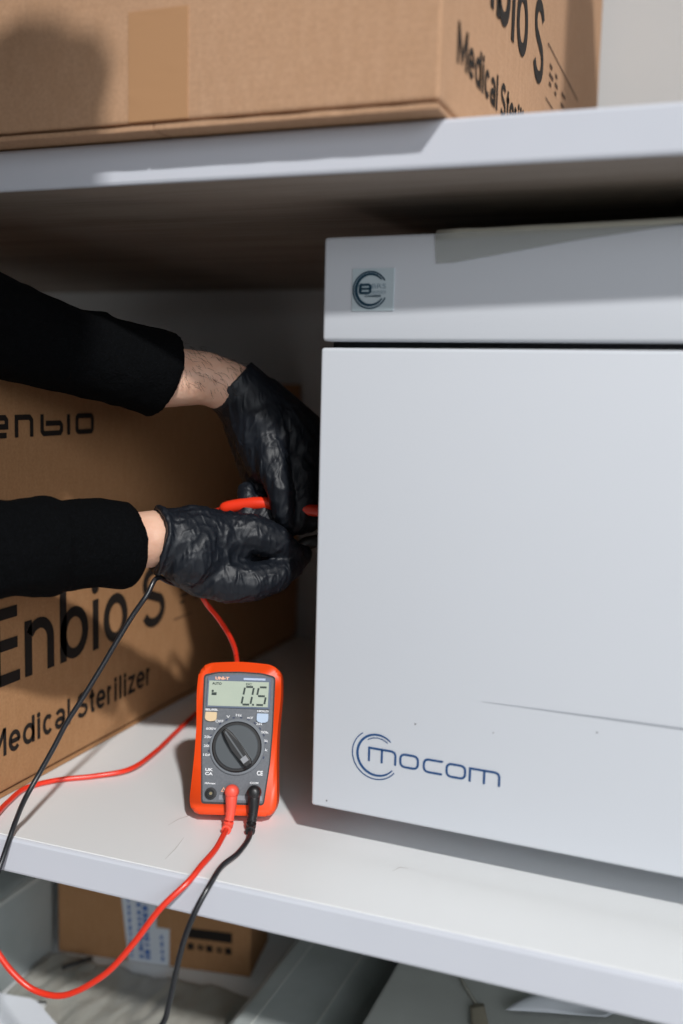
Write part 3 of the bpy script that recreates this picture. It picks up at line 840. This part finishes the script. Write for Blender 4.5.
# ------------------------------------------------------------------ person
person_parts = {}
def person():
    # arm joints
    W1 = (-0.3902, 0.0802, 0.2099); W1b = (-0.4051, 0.0610, 0.2098); E1 = (-0.512, -0.125, 0.215); SH1 = (-0.36, -0.57, 0.49)
    W2 = (-0.3645, 0.1557, 0.3216); W2b = (-0.4056, 0.1237, 0.3288); E2 = (-0.4929, -0.0905, 0.3847); SH2 = (-0.56, -0.33, 0.555)
    NK = (-0.335, -0.425, 0.585); HD = (-0.232, -0.335, 0.684)
    # ---- lower hand (pinching the black probe), glove shape
    LH = [
        # wrist and palm
        dict(p=[((-0.3675, 0.0992, 0.2114), .0250), ((-0.3467, 0.1237, 0.2068), .0220)]),
        dict(p=[((-0.3655, 0.0928, 0.1974), .0260), ((-0.3519, 0.1145, 0.1923), .0200)]),
        dict(p=[((-0.3731, 0.1140, 0.1999), .0260), ((-0.3507, 0.1370, 0.1953), .0220)]),
        dict(p=[((-0.3660, 0.0938, 0.1897), .0190), ((-0.3580, 0.1039, 0.1827), .0200)]),
        # index: knuckle, middle joint, tip
        dict(p=[((-0.3479, 0.1193, 0.2134), .0170), ((-0.3308, 0.1256, 0.2123), .0160), ((-0.3172, 0.1361, 0.2067), .0138), ((-0.3086, 0.1471, 0.1973), .0108), ((-0.3040, 0.1561, 0.1948), .0080)]),
        # middle tucked under the index
        dict(p=[((-0.3513, 0.1399, 0.1964), .0140), ((-0.3350, 0.1529, 0.1911), .0120), ((-0.3199, 0.1615, 0.1895), .0102), ((-0.3102, 0.1649, 0.1882), .0085)]),
        # ring, bent upward behind the red probe
        dict(p=[((-0.3490, 0.1351, 0.2106), .0140), ((-0.3364, 0.1478, 0.2139), .0110), ((-0.3346, 0.1544, 0.2243), .0096), ((-0.3391, 0.1600, 0.2345), .0085)]),
        dict(p=[((-0.3433, 0.1410, 0.2048), .0130), ((-0.3258, 0.1546, 0.2122), .0106), ((-0.3231, 0.1614, 0.2219), .0092), ((-0.3269, 0.1675, 0.2330), .0080)]),
        # little finger, highest
        dict(p=[((-0.3561, 0.1354, 0.2108), .0120), ((-0.3460, 0.1478, 0.2187), .0105), ((-0.3465, 0.1520, 0.2293), .0092), ((-0.3506, 0.1565, 0.2405), .0082)]),
        # thumb along the bottom
        dict(p=[((-0.3646, 0.1005, 0.1873), .0190), ((-0.3437, 0.1088, 0.1786), .0185), ((-0.3266, 0.1181, 0.1771), .0158), ((-0.3136, 0.1310, 0.1807), .0132), ((-0.3072, 0.1464, 0.1874), .0108), ((-0.3030, 0.1578, 0.1938), .0085)]),
    ]
    # ---- upper hand (holding the red probe)
    UH = [
        dict(p=[((-0.3433, 0.1667, 0.2956), .0280), ((-0.3323, 0.1700, 0.2722), .0240)]),
        dict(p=[((-0.3476, 0.1612, 0.2908), .0215), ((-0.3347, 0.1606, 0.2647), .0195)]),
        dict(p=[((-0.3316, 0.1753, 0.2942), .0240), ((-0.3180, 0.1808, 0.2723), .0225)]),
        dict(p=[((-0.3469, 0.1738, 0.3111), .0220), ((-0.3197, 0.1882, 0.2847), .0230), ((-0.3052, 0.1925, 0.2579), .0200)]),
        # index pressing on the probe from the front
        dict(p=[((-0.3351, 0.1572, 0.2821), .0160), ((-0.3258, 0.1506, 0.2626), .0140), ((-0.3178, 0.1468, 0.2448), .0112), ((-0.3144, 0.1474, 0.2279), .0092), ((-0.3132, 0.1507, 0.2207), .0075)]),
        # middle
        dict(p=[((-0.3225, 0.1713, 0.2726), .0160), ((-0.3105, 0.1704, 0.2543), .0135), ((-0.3062, 0.1651, 0.2361), .0112), ((-0.3078, 0.1597, 0.2224), .0095), ((-0.3118, 0.1574, 0.2161), .0080)]),
        # ring
        dict(p=[((-0.3116, 0.1823, 0.2678), .0150), ((-0.2985, 0.1849, 0.2491), .0130), ((-0.2957, 0.1791, 0.2314), .0110), ((-0.3022, 0.1706, 0.2200), .0095), ((-0.3087, 0.1660, 0.2153), .0080)]),
        # little
        dict(p=[((-0.3021, 0.1930, 0.2644), .0135), ((-0.2877, 0.1970, 0.2472), .0115), ((-0.2854, 0.1920, 0.2316), .0098), ((-0.2926, 0.1849, 0.2206), .0080)]),
        # thumb, behind the probe on the left
        dict(p=[((-0.3555, 0.1630, 0.2937), .0185), ((-0.3510, 0.1690, 0.2682), .0160), ((-0.3473, 0.1694, 0.2492), .0135), ((-0.3383, 0.1676, 0.2323), .0108), ((-0.3291, 0.1652, 0.2219), .0085)]),
    ]
    arm1 = dict(p=[(SH1, .052), (E1, .040), ((-.487, -.055, .2125), .036), ((-0.4352, 0.0090, 0.2109), .0265), (W1b, .0222), ((-0.3962, 0.0734, 0.2096), .0208), (W1, .0215)])
    arm2 = dict(p=[(SH2, .050), (E2, .034), ((-0.4823, -0.0289, 0.3719), .031), ((-0.4754, 0.0205, 0.3591), .029), ((-0.4472, 0.0734, 0.3444), .027), ((-0.4246, 0.1046, 0.3363), .0245), (W2b, .0238), ((-0.3815, 0.1431, 0.3288), .0208), (W2, .0203)])
    # ---- body: torso, neck, head, arms, hands in one skin (the hands a little smaller than the gloves over them)
    body = []
    body += [arm1, arm2]
    def shrink(ch, k): return [dict(p=[(p, r - k) for p, r in c['p']]) for c in ch]
    LH = shrink([dict(p=[(p, r * .93) for p, r in c['p']]) for c in LH], 0)
    UH = shrink([dict(p=[(p, r * .935) for p, r in c['p']]) for c in UH], 0)
    body += shrink(LH, .0022) + shrink(UH, .0022)
    PEL = (-0.80, -0.62, 0.02)
    CH = (-0.54, -0.50, 0.38)
    body += [dict(p=[(PEL, .115), (CH, .120)]), dict(p=[((-.72, -.50, .05), .10), ((-.60, -.43, .38), .11)]), dict(p=[((-.88, -.70, .05), .10), ((-.49, -.57, .38), .10)]),
             dict(p=[(SH1, .055), ((-.44, -.46, .525), .07), (SH2, .055)]), dict(p=[((-.44, -.46, .525), .06), (NK, .055), ((-.29, -.385, .63), .052)])]
    # legs down to the floor
    for sx, sy in ((.06, -.04), (-.08, .05)):
        body.append(dict(p=[((-.80 + sx, -.64 + sy * .2, -.02), .095), ((-.80 + sx, -.60 + sy * 2, -.42), .062), ((-.84 + sx, -.66 + sy * 2, -.80), .042), ((-.84 + sx, -.66 + sy * 2, -.86), .035)]))
        body.append(dict(p=[((-.84 + sx, -.66 + sy * 2, -.865), .030), ((-.70 + sx, -.60 + sy * 2, -.872), .027)]))
    # head: skull, jaw, nose, ears; looks down toward the hands
    h = Vector(HD)
    fwd = (Vector((-.33, .15, .25)) - h).normalized()
    right = fwd.cross(Vector((0, 0, 1))).normalized(); up = right.cross(fwd)
    hd = lambda r_, u_, f_: tuple(h + right * r_ + up * u_ + fwd * f_)
    body += [dict(p=[(hd(0, .03, -.03), .083), (hd(0, .03, .02), .078)]), dict(p=[(hd(0, -.03, .03), .058), (hd(0, -.075, .055), .034)]),
             dict(p=[(hd(-.03, -.02, .045), .036), (hd(.03, -.02, .045), .036)]),
             dict(p=[(hd(0, .018, .088), .009), (hd(0, -.018, .104), .012)]),
             dict(p=[(hd(-.011, -.020, .095), .008), (hd(.011, -.020, .095), .008)]),
             dict(p=[(hd(-.08, .015, -.008), .010), (hd(-.083, -.025, -.002), .010)]), dict(p=[(hd(.08, .015, -.008), .010), (hd(.083, -.025, -.002), .010)]),
             dict(p=[(hd(-.05, .033, .072), .010), (hd(-.02, .031, .086), .010)]), dict(p=[(hd(.05, .033, .072), .010), (hd(.02, .031, .086), .010)]),
             dict(p=[((-.29, -.385, .63), .053), (hd(0, -.04, -.03), .056)])]
    b = fused('person', body, M_skin, None, voxel=.0030, smooth=2)
    tag(b, 'person in black knit top and black gloves reaching in from the left', 'person')
    # clothing and details
    for sx in (-.032, .032):
        bm = bmesh.new(); add_lathe(bm, [(-.012, .001), (-.010, .007), (-.004, .0115), (.004, .0115), (.0095, .008), (.012, .001)], hd(sx, .012, .068), fwd, 18)
        e = link_mesh('eye', bm, M_eye, b, True)
        bm = bmesh.new(); add_lathe(bm, [(0, .0052), (.001, .0052), (.0014, .002)], Vector(hd(sx, .010, .0795)), fwd, 16)
        link_mesh('iris', bm, M_iris, e, False)
    bm = bmesh.new(); add_tube(bm, [hd(-.024, -.050, .078), hd(-.01, -.048, .088), hd(0, -.049, .090), hd(.01, -.048, .088), hd(.024, -.050, .078)], [.002, .005, .0045, .005, .002], 10)
    link_mesh('mouth', bm, M_lip, b, True)
    fused('hair', [dict(p=[(hd(0, .052, -.035), .082), (hd(0, .060, .012), .073)]), dict(p=[(hd(0, .045, -.035), .084), (hd(0, -.005, -.045), .074), (hd(0, -.035, -.062), .052)]), dict(p=[(hd(-.035, .03, -.01), .056), (hd(.035, .03, -.01), .056)]),
                   dict(p=[(hd(-.03, .09, .045), .028), (hd(.03, .09, .045), .028)])], M_hair, b, voxel=.004, smooth=2,
          wrinkle=lambda c: .003 * noise.noise(c * 90))
    # sweater: torso and both sleeves
    sw = [dict(p=[(PEL, .128), (CH, .133)]), dict(p=[((-.72, -.50, .05), .112), ((-.60, -.43, .38), .123)]), dict(p=[((-.88, -.70, .05), .112), ((-.49, -.57, .38), .112)]),
          dict(p=[(SH1, .068), ((-.44, -.46, .525), .083), (SH2, .068)]), dict(p=[((-.44, -.46, .525), .075), ((-.36, -.435, .575), .066)]),
          # lower sleeve, then a narrower ribbed cuff
          dict(p=[(SH1, .066), (E1, .052), ((-.490, -.075, .2125), .040)]),
          dict(p=[((-.490, -.065, .2125), .046), ((-0.4516, -0.0219, 0.2118), .0345), ((-0.4352, 0.0090, 0.2109), .0345), ((-0.4287, 0.0190, 0.2108), .0330)], sweep=1),
          dict(p=[((-0.4311, 0.0166, 0.2109), .0315), ((-0.4164, 0.0402, 0.2103), .0325), ((-0.4054, 0.0512, 0.2089), .0325), ((-0.4008, 0.0581, 0.2076), .0318), ((-0.3980, 0.0629, 0.2072), .0285)], sweep=1),
          # loose upper sleeve
          dict(p=[(SH2, .060), (E2, .040)]), dict(p=[(E2, .039), ((-0.4823, -0.0289, 0.3719), .036)]),
          dict(p=[((-0.4823, -0.0289, 0.3719), .036), ((-0.4754, 0.0205, 0.3591), .0345), ((-0.4600, 0.0552, 0.3492), .0325), ((-0.4385, 0.0859, 0.3406), .0315), ((-0.4125, 0.1162, 0.3323), .0330), ((-0.4067, 0.1240, 0.3295), .0335)], sweep=1),
          dict(p=[((-0.4478, 0.0769, 0.3649), .012), ((-0.4391, 0.0870, 0.3671), .009)]),
          ]
    fused('sweater', sw, M_knit, b, voxel=.0026, smooth=2, wrinkle=lambda c: .0022 * noise.noise(c * 34) + .0009 * noise.noise(c * 95))
    # seam of the lower cuff
    tr = []
    for sx, sy in ((.06, -.04), (-.08, .05)):
        tr.append(dict(p=[((-.80 + sx, -.64 + sy * .2, -.02), .112), ((-.80 + sx, -.60 + sy * 2, -.42), .082), ((-.84 + sx, -.66 + sy * 2, -.82), .066)], flat1=True))
    tr.append(dict(p=[((-.74, -.54, .0), .115), ((-.86, -.68, .0), .115)]))
    fused('trousers', tr, M_denim, b, voxel=.007, smooth=2)
    for sx, sy in ((.06, -.04), (-.08, .05)):
        fused('shoe', [dict(p=[((-.86 + sx, -.67 + sy * 2, -.862), .042), ((-.76 + sx, -.625 + sy * 2, -.868), .038), ((-.68 + sx, -.59 + sy * 2, -.872), .032)])], M_black, b, voxel=.005, smooth=2,
              wrinkle=lambda c: (0 if c.z > -.89 else 0))
    # gloves with a rolled bead at the cuff
    def bead(centre, direction, ra, rb, n=20, tilt=0.0, r=.0020):
        d = Vector(direction).normalized(); u = d.cross(Vector((0, 0, 1))).normalized(); v = u.cross(d)
        pts = [Vector(centre) + u * math.cos(2 * PI * k / n) * ra + v * math.sin(2 * PI * k / n) * rb + d * (tilt * math.sin(2 * PI * k / n) + .0015 * math.sin(6 * PI * k / n)) for k in range(n)]
        return [dict(p=[(pts[k], r), (pts[(k + 1) % n], r)]) for k in range(n)]
    def wr(c):
        # slack folds plus narrow creases running across the hand
        q = Vector((c.x * 62 - c.z * 38, c.y * 60, c.z * 26 + c.x * 16))
        r1 = 1 - min(1, abs(noise.noise(q)) * 3.2)
        q2 = Vector((c.x * 130 - c.z * 70, c.y * 110, c.z * 50 + c.x * 30)) + Vector((9, 2, 5))
        r2 = 1 - min(1, abs(noise.noise(q2)) * 3.0)
        return .0007 * r1 * r1 + .0006 * r2 * r2 - .0004 + .0004 * noise.noise(c * 60)
    d1 = Vector((-0.3746, 0.0969, 0.2059)) - Vector((-0.3962, 0.0734, 0.2096))
    gl = LH + [dict(p=[((-0.3845, 0.0791, 0.2098), .0240), ((-0.3794, 0.0847, 0.2087), .0246), ((-0.3712, 0.0939, 0.2066), .0265), ((-0.3648, 0.1036, 0.2043), .0270)], sweep=1)] + bead((-0.3845, 0.0791, 0.2098), d1, .0238, .0238)
    g1 = fused('glove', gl, M_glove, b, voxel=.0012, grow=.0004, smooth=2, wrinkle=wr)
    tag(g1, 'crinkled black nitrile glove on the lower hand')
    d2 = Vector((-0.3435, 0.1670, 0.3011)) - Vector((-0.3757, 0.1485, 0.3337))
    gu = UH + [dict(p=[((-0.3673, 0.1576, 0.3247), .0246), ((-0.3659, 0.1585, 0.3232), .0240), ((-0.3602, 0.1631, 0.3171), .0250), ((-0.3496, 0.1686, 0.3032), .0280), ((-0.3410, 0.1732, 0.2892), .0290)], sweep=1)]
    g2 = fused('glove', gu, M_glove, b, voxel=.0012, grow=.0004, smooth=3, wrinkle=lambda c: wr(c) * min(1, max(.1, (.305 - c.z) * 40)))
    tag(g2, 'black nitrile glove on the upper hand')
    # hairs on the bare upper wrist
    bm = bmesh.new()
    rnd = random.Random(5)
    A = Vector((-0.4020, 0.1279, 0.3327)); B = Vector((-0.3615, 0.1568, 0.3217))
    ax = (B - A).normalized()
    cdir = (Vector(cam.location) - A).normalized()
    s_ = ax.cross(cdir).normalized(); cd = s_.cross(ax)
    if s_.z < 0: s_ = -s_
    for k in range(150):
        t = rnd.random(); th = rnd.uniform(-.3, 1.35)
        rad = (.0262 + (.0215 - .0262) * t)
        base = A.lerp(B, t) + (cd * math.cos(th) + s_ * math.sin(th)) * (rad - .0007)
        n_ = (cd * math.cos(th) + s_ * math.sin(th))
        sd = ax * rnd.uniform(.3, 1) + s_ * rnd.uniform(-1, .1) + n_ * .08
        sd.normalize()
        l = rnd.uniform(.003, .007)
        add_tube(bm, [base, base + sd * l * .5 + n_ * .0005, base + sd * l + n_ * .0001], [.00013, .00011, .00005], 3, caps=False)
    o = link_mesh('arm_hair', bm, M_hair, b, False); o['kind'] = 'stuff'
    return b
person()

# ------------------------------------------------------------------ things on the bottom shelf
ZB = -0.3
def small_box():
    yaw = math.atan2(.038, .215)
    root = empty('small_carton', (-0.65, 0.313, ZB + .0004), 'small brown cardboard box with a white and blue label below the shelf', 'box', rot=(0, 0, yaw))
    Wd, Dp, Ht = .2185, .075, .21
    box('box_body', (0, 0, 0), (Wd, Dp, Ht), M_card2, root, .0012)
    fr = lambda u, v: Vector((u, -.0009, v))
    bm = bmesh.new()
    add_prism(bm, [(.082, .001), (.1285, .001), (.1285, .043), (.1135, .043), (.1135, .15), (.070, .15), (.072, .09)], -.0006, .0002, 'xz')
    lb = link_mesh('shipping_label', bm, M_label, root); tag(lb, 'white shipping label with blue print')
    bm = bmesh.new()
    rnd = random.Random(3)
    for u, w in ((.086, .0030), (.0975, .0045), (.1045, .0060), (.1215, .0030)):
        z = .006
        top = .036 if u > .115 else .125
        while z < top:
            l = rnd.uniform(.002, .007)
            add_ribbon(bm, [(u - .006 * z / .1, z), (u - .006 * z / .1, z + l)], w, fr); z += l + rnd.uniform(.001, .004)
    o = flat_mesh('label_print', bm, M_blue, lb)
    bm = bmesh.new()
    add_ribbon(bm, [(.1490, .0420), (.1985, .0420)], .0115, fr)
    u = .149
    for k in range(5):
        if k in (1, 3): add_ribbon(bm, arc(u + .004, .0270, .0024, 0, 350, 14), .0022, fr, closed=True)
        else: add_ribbon(bm, [(u, .0270), (u + .007, .0270)], .0075, fr, taper=lambda t: .5 + .5 * abs(math.cos(t * 9)))
        u += .0105
    tag(flat_mesh('handling_marks', bm, M_ink, root), 'row of black printed handling symbols under a black bar')
small_box()

def tub():
    root = empty('grey_case', (-0.80, 0.2, ZB + .0004), 'grey green plastic case with a rounded top beside the small brown box', 'case')
    o = Vector((-0.80, 0.2, ZB + .0004))
    bm = bmesh.new()
    prof = rounded([(-.145, 0), (.145, 0), (.145, .104), (-.145, .104)], [.004, .004, .012, .012], 6)
    add_prism(bm, prof, -.09, .110, 'xz', .004, 2)
    link_mesh('case_body', bm, M_grey, root, True)
    box('lid_lip', Vector((-.148, -.085, .096)), Vector((.148, .106, .100)), M_panel, root, .0015)
    bm = bmesh.new()
    add_tube(bm, catmull([(-.05, -.09, .055), (-.05, -.11, .055), (.05, -.11, .055), (.05, -.09, .055)], 6), .005, 10)
    link_mesh('carry_handle', bm, M_rubber, root, True)
tub()

def sheet(name, pts_fn, nu, nv, m, label, cat, thick=.0006):
    bm = bmesh.new(); g = []
    for i in range(nu + 1):
        g.append([bm.verts.new(pts_fn(i / nu, j / nv)) for j in range(nv + 1)])
    for i in range(nu):
        for j in range(nv): bm.faces.new((g[i][j], g[i + 1][j], g[i + 1][j + 1], g[i][j + 1]))
    o = link_mesh(name, bm, m, None, True)
    s = o.modifiers.new('s', 'SOLIDIFY'); s.thickness = thick; s.offset = 1
    return tag(o, label, cat)
def film_pt(u, v):
    x = -.645 + u * .262; y0 = .217 - .062 * min(1, max(0, (u - .20) * 9)); y = y0 + v * (.297 + .012 * u - y0)
    n1 = noise.noise(Vector((x * 40 + y * 18, y * 12, 0))); n2 = noise.noise(Vector((x * 110, y * 30, 4)))
    return Vector((x, y, ZB + .010 + .006 * n1 + .0025 * n2 ))
sheet('plastic_wrapping', film_pt, 70, 50, M_plasticfilm, 'crumpled grey plastic wrapping spread in front of the small brown box', 'plastic wrapping')

bm = bmesh.new()
add_tube(bm, catmull([(-0.6136, 0.2697, -0.2860), (-0.6037, 0.2804, -0.2840), (-0.5939, 0.2948, -0.2840)], 5), .0032, 10, True, .6)
tag(link_mesh('cable_tie_strip', bm, M_black, None, True), 'short black strip lying on the crumpled plastic', 'strip')

def board():
    bm = bmesh.new()
    P = [(-.651, .203), (-0.6011, 0.2093, -0.2820), (-0.5509, 0.1812, -0.2820), (-0.4799, 0.1055, -0.2820), (-.651, .055)]
    add_prism(bm, rounded([(p[0], p[1]) for p in P], .004, 3), ZB + .0005, ZB + .018, 'xy', .001, 2)
    tag(link_mesh('white_panel', bm, M_whiteboard, None), 'loose white laminate panel at the front below the shelf, its corner under the red lead', 'panel')
board()

def housing():
    root = empty('grey_housing', (-.33, .24, ZB + .0004), 'flat grey metal housing lying below the shelf between plastic wrapping and pale panel', 'housing')
    o = Vector((-.33, .24, ZB + .0004))
    bm = bmesh.new()
    # cross-section with a chamfered right shoulder, long axis away from the camera
    prof = [(-.055, 0), (.042, 0), (.042, .040), (.026, .062), (-.045, .062), (-.055, .052)]
    add_prism(bm, rounded(prof, .003, 3), -.15, .17, 'xz', .0015, 1)
    link_mesh('housing_body', bm, M_housing, root)
    bm = bmesh.new()
    add_box(bm, (-.030, -.149, .0618), (-.0285, .168, .0626))
    add_box(bm, (.0235, -.149, .0612), (.0252, .168, .0630))
    tag(link_mesh('edge_trim', bm, M_panel, root), 'thin raised edge line')
    return root
housing()

def pale():
    root = empty('pale_grey_case', (-.03, .26, ZB + .0004), 'pale grey flat case below the shelf with a cord trailing over it', 'case')
    box('case_body', (-.222, -.14, 0), (.25, .20, .099), M_panel, root, .003, 2)
    bm = bmesh.new()
    add_box(bm, (-.2235, -.139, .060), (.2515, .199, .0635))
    link_mesh('seam_rim', bm, M_rubber, root)
pale()
bm = bmesh.new()
add_tube(bm, catmull([(-0.1970, 0.2916, -0.1985), (-0.1858, 0.2692, -0.1985), (-0.1720, 0.2494, -0.1985), (-0.1583, 0.2279, -0.1985), (-0.1427, 0.2032, -0.1985), (-0.1284, 0.1697, -0.1985)], 8), .0015, 8)
tag(link_mesh('trailing_cable', bm, M_pale, None, True), 'thin pale cable trailing across the pale grey case', 'cable')
def tag_pt(u, v):
    a = Vector((-0.1727, 0.2373, -0.1970)); b = Vector((-0.1622, 0.2449, -0.1970)); c = Vector((-0.1621, 0.2009, -0.1970)); d = Vector((-0.1491, 0.2092, -0.1970))
    p = a.lerp(b, u).lerp(c.lerp(d, u), v); p.z += .0012 * math.sin(u * 3) ; return p
sheet('beige_tag', tag_pt, 6, 6, M_beige, 'small beige tag lying beside the thin pale cable', 'tag', .0008)
def curl_pt(u, v):
    a = Vector((-0.1435, 0.2422, -0.1970)); b = Vector((-0.0627, 0.2661, -0.1970)); c = Vector((-0.1202, 0.2785, -0.1970)); d = Vector((-0.0381, 0.3040, -0.1970))
    p = a.lerp(b, u).lerp(c.lerp(d, u), v); p.z += .010 * math.sin(PI * v) * (1 - .3 * u) * math.sin(PI * min(1, u * 1.2 + .1)) + .001; return p
sheet('paper_leaflet', curl_pt, 14, 10, M_whiteboard, 'curled white paper leaflet on the pale grey case', 'leaflet', .0004)

# scuff marks on the shelf and edges
def mark(line, w):
    bm = bmesh.new()
    add_ribbon(bm, [(p[0], p[1]) for p in line], w, lambda u, v: Vector((u + .25, v - .31, .9 + .0006)), taper=lambda t: .3 + .7 * math.sin(PI * min(1, max(0, t))))
    tag(flat_mesh('scuff_mark', bm, mat('scuff', (.60, .59, .58), .7), unit), 'faint grey scuff')
for l in ([(-0.3659, 0.0634, 0.0000), (-0.3644, 0.0755, 0.0000), (-0.3598, 0.0853, 0.0000)], [(-0.3400, 0.0157, 0.0000), (-0.3414, 0.0315, 0.0000), (-0.3452, 0.0507, 0.0000)], [(-0.1918, 0.0619, 0.0000), (-0.1886, 0.0696, 0.0000), (-0.1831, 0.0704, 0.0000)]):
    mark(l, .0009)
